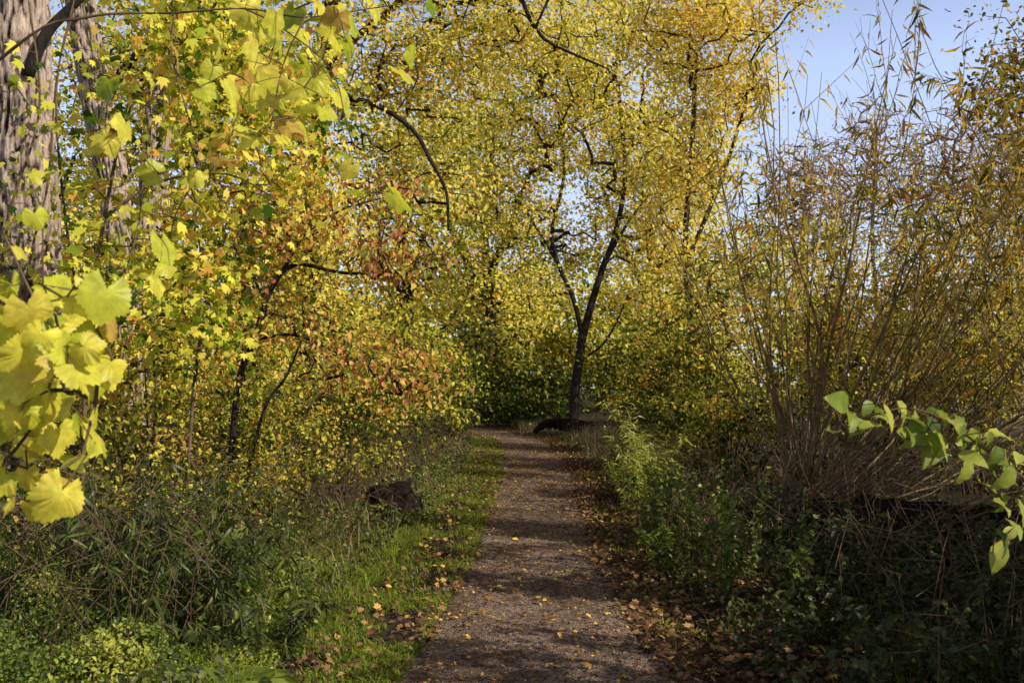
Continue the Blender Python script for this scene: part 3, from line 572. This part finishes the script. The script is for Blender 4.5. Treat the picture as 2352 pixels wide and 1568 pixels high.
# ---------------------------------------------------------------- stuff
def blades(name, P, h, w, mat, label, category, lean=.5):
    N = len(P); a = rng.uniform(0, 6.28, N); d = np.stack([np.cos(a), np.sin(a), 0*a], 1); s = np.stack([-np.sin(a), np.cos(a), 0*a], 1)
    H = (h*rng.uniform(.5, 1.3, N))[:, None]; up = np.array([[0, 0, 1.]]); k = lean*rng.uniform(.3, 1.5, N)[:, None]
    ww = w
    V = np.stack([P-s*ww, P+s*ww, P+up*H*.6+d*H*k*.35-s*ww*.7, P+up*H*.6+d*H*k*.35+s*ww*.7, P+up*H*(1-.25*k)+d*H*k], 1).reshape(-1, 3)
    T = (np.array([[0,1,3],[0,3,2],[2,3,4]])[None]+(np.arange(N)*5)[:, None, None]).reshape(-1, 3)
    tag(mesh(name, V, T, M[mat], tint=np.repeat(np.clip(.5+.25*rng.standard_normal(N), 0, 1), 5)), label, category, kind='stuff')
def region(n, f, y0, y1, pw=1.6):
    y = y0+(y1-y0)*rng.random(n)**pw; u = rng.random(n); x = f(y, u); return np.stack([x, y, gz(x, y)], 1)
def clump(P, k, s):
    keep = np.array([mn.noise(Vector((p[0]*s, p[1]*s, 5)))+.35*rng.random() > k for p in P]); return P[keep]
P = clump(region(90000, lambda y, u: pathx(y)-hw(y)+.12-1.3*u**1.2, 3.4, 30), .02, 2.2)
blades('grass', P, .06, .003, 'grass', 'short green grass on the left verge of the path', 'grass', 1.2)
P = clump(region(14000, lambda y, u: pathx(y)-hw(y)-.5-1.5*u, 4.0, 10), .06, 1.2)
blades('tall_grass', P, .18, .003, 'grass', 'longer drooping grass left of the verge', 'grass', 1.8)
P = clump(region(16000, lambda y, u: pathx(y)+hw(y)-.05+1.6*u, 4, 34), .12, 1.2)
blades('grass', P, .08, .003, 'grass', 'sparse grass on the right edge of the path', 'grass', 1.0)
P = clump(region(6000, lambda y, u: pathx(y)+hw(y)+.4+2.2*u, 8, 36, 1), .05, .5)
blades('dry_grass', P, .45, .004, 'straw', 'dry straw-coloured grass right of the path', 'grass', .8)
P = clump(region(3500, lambda y, u: pathx(y)-hw(y)-.6-2.0*u, 5, 38, 1), .05, .5)
blades('dry_grass', P, .38, .004, 'straw', 'dry straw-coloured grass among the left shrubs', 'grass', .9)
N = 90000; y = rng.uniform(3.6, 7.4, N); x = -1.05-rng.random(N)*2.7-(.5*(y-3.6)*.2)
hh = np.array([.26+.40*mn.noise(Vector((a*1.8, b*1.8, 2)))+.22*mn.noise(Vector((a*5, b*5, 4))) for a, b in zip(x, y)]).clip(.0, .75)*np.clip((-x-1.0)*.9, .08, 1)
P = np.stack([x, y, gz(x, y)+hh*(1-rng.random(N)**1.6*.75)], 1)
tn = np.array([.45+1.2*mn.noise(Vector((a*2.5, b*2.5, 8))) for a, b in zip(x, y)])+.26*rng.standard_normal(N)
leafobj('ground_cover', [leafgeo(P, .023, 'ovate', .3, .1, tint=tn)], M['fresh'])
tag(C.objects['ground_cover'], 'small-leaved green ground cover mounded at the lower left', 'ground cover', kind='stuff')
N = 60000; y = 3.6+34*rng.random(N)**1.5; sd = rng.random(N) < .5; of = rng.random(N)**1.2*(2.2+y*.12)
x = np.where(sd, pathx(y)-hw(y)-.6-of, pathx(y)+hw(y)+.3+of)
P = np.stack([x, y, gz(x, y)+.02+.24*rng.random(N)**1.5], 1); P = clump(P, -.02, .8)
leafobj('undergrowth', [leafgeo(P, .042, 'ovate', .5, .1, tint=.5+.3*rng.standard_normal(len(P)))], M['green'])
tag(C.objects['undergrowth'], 'low dark green undergrowth covering the woodland floor', 'undergrowth', kind='stuff')
N = 1500; y = 4.4+22*rng.random(N)**1.3; sd = rng.random(N) < .5; of = rng.random(N)*2.8
x = np.where(sd, pathx(y)-hw(y)-.9-of, pathx(y)+hw(y)+.8+of); P = np.stack([x, y, gz(x, y)-.01], 1)
an = rng.uniform(0, 6.28, N); H = rng.uniform(.25, 1.1, N)*np.where(sd, 1, .9); L = H*rng.uniform(.2, 1.3, N); o = np.stack([np.cos(an), np.sin(an), 0*an], 1)
A = []; Bq = []; q0 = P
for k in range(1, 8):
    t = k/7; q1 = P+o*(L*t)[:, None]+np.array([0, 0, 1])*(H*np.sin(t*2.2))[:, None]+rng.normal(0, .012, (N, 3)); A.append(q0); Bq.append(q1); q0 = q1
A = np.vstack(A); Bq = np.vstack(Bq); v, t = segs(A, Bq, np.full(len(A), .0026), np.full(len(A), .0022), 3)
tag(mesh('dead_canes', v, t, M['twig']), 'tangle of arching dead canes among the low plants on both sides', 'twigs', kind='stuff')
N = 6500; y = 4.2+26*rng.random(N)**1.2; sd = rng.random(N) < .55; of = rng.random(N)*2.8
x = np.where(sd, pathx(y)-hw(y)-.9-of, pathx(y)+hw(y)+.7+of); P = np.stack([x, y, gz(x, y)+.02+1.0*rng.random(N)**1.3], 1)
d = unit(N)*np.array([1, 1, .8]); L = rng.uniform(.15, .6, N)[:, None]
v, t = segs(P, P+d*L, np.full(N, .0024), np.full(N, .0012), 3)
tag(mesh('dead_twigs', v, t, M['twig']), 'tangle of dry dead twigs low among the shrubs', 'twigs', kind='stuff')
N = 28000; y = 3.4+36*rng.random(N)**1.7; sd = rng.random(N) < .25; of = np.abs(rng.normal(0, 1, N))*.7-.16
x = np.where(sd, pathx(y)-hw(y)-of, pathx(y)+hw(y)+of*1.3)
P = np.stack([x, y, gz(x, y)+.014+.035*rng.random(N)], 1)
leafobj('leaf_litter', [leafgeo(P, .040, 'maple', 1.4, 0, tint=.42+.27*rng.standard_normal(N))], M['dry'])
tag(C.objects['leaf_litter'], 'brown leaf litter along both edges of the path', 'leaf litter', kind='stuff')
N = 20000; y = 3.6+32*rng.random(N)**1.1; x = pathx(y)+(rng.random(N)*2-1)**1*hw(y)
leafobj('leaf_crumbs', [leafgeo(np.stack([x, y, np.full(N, .026)], 1), .027, 'dia', 1.8, 0, tint=.48+.3*rng.standard_normal(N))], M['dry'])
tag(C.objects['leaf_crumbs'], 'tiny leaf fragments strewn over the gravel path', 'leaf litter', kind='stuff')
protos = []
for k in range(6):
    V, T, ti, _ = leafgeo(np.zeros((1, 3)), .058, 'maple', 6, 0, tint=np.array([.15+.15*k])); V[:, 2] = V[:, 2]*2; V[:, 2] -= V[:, 2].min()
    protos.append(mesh('fallen_leaf', V, T, M['fallen'], tint=ti))
for k in range(295):
    o = protos[k] if k < 6 else protos[k % 6].copy()
    if k >= 6: C.objects.link(o)
    y = 4.2+15*rng.random()**1.25; x = pathx(y)+(rng.random()*2-1)*(hw(y)+.05); o.location = (x, y, .021); s = rng.uniform(.6, 1.2)
    o.rotation_euler = (rng.normal(0, .25), rng.normal(0, .25), rng.uniform(0, 6.28)); o.scale = (s, s, s)
    tag(o, 'yellow-brown fallen leaf lying on the gravel path', 'fallen leaf', 'fallen leaves on the path')
# ---------------------------------------------------------------- light, camera
w = bpy.data.worlds.new('World'); bpy.context.scene.world = w; w.use_nodes = True; n = w.node_tree.nodes; l = w.node_tree.links
sk = n.new('ShaderNodeTexSky'); sk.sky_type = 'NISHITA'; sk.sun_disc = False; sk.sun_elevation = R(EL); sk.sun_rotation = R(AZ); sk.dust_density = 1.5
bg = n['Background']; l.new(sk.outputs[0], bg.inputs[0]); bg.inputs[1].default_value = .06
tc = n.new('ShaderNodeTexCoord'); sp = n.new('ShaderNodeSeparateXYZ'); l.new(tc.outputs['Generated'], sp.inputs[0])
rp = ramp(n, [(0, (.54,.59,.70)), (.12, (.54,.62,.80)), (.3, (.44,.54,.82)), (.45, (.11,.14,.25)), (.6, (0,0,0))]); l.new(sp.outputs['Z'], rp.inputs[0])
b2 = n.new('ShaderNodeBackground'); l.new(rp.outputs[0], b2.inputs[0]); b2.inputs[1].default_value = 1.0
ad = n.new('ShaderNodeAddShader'); l.new(bg.outputs[0], ad.inputs[0]); l.new(b2.outputs[0], ad.inputs[1]); l.new(ad.outputs[0], n['World Output'].inputs[0])
sl = bpy.data.lights.new('sun', 'SUN'); sl.energy = 5; sl.angle = R(.5); sl.color = (1, .95, .85); so = bpy.data.objects.new('sun', sl); C.objects.link(so)
so.rotation_euler = Vector(SUN).to_track_quat('Z', 'Y').to_euler()
cd = bpy.data.cameras.new('camera'); cd.lens = 35; cd.sensor_width = 36; cd.clip_end = 3000; cd.clip_start = .05
cd.dof.use_dof = True; cd.dof.focus_distance = 10; cd.dof.aperture_fstop = 6.3
co = bpy.data.objects.new('camera', cd); C.objects.link(co); co.location = (0, 0, CAMH); co.rotation_euler = (math.pi/2+TH, 0, 0)
s = bpy.context.scene; s.camera = co; s.view_settings.view_transform = 'Standard'; s.view_settings.look = 'None'; s.view_settings.exposure = 0
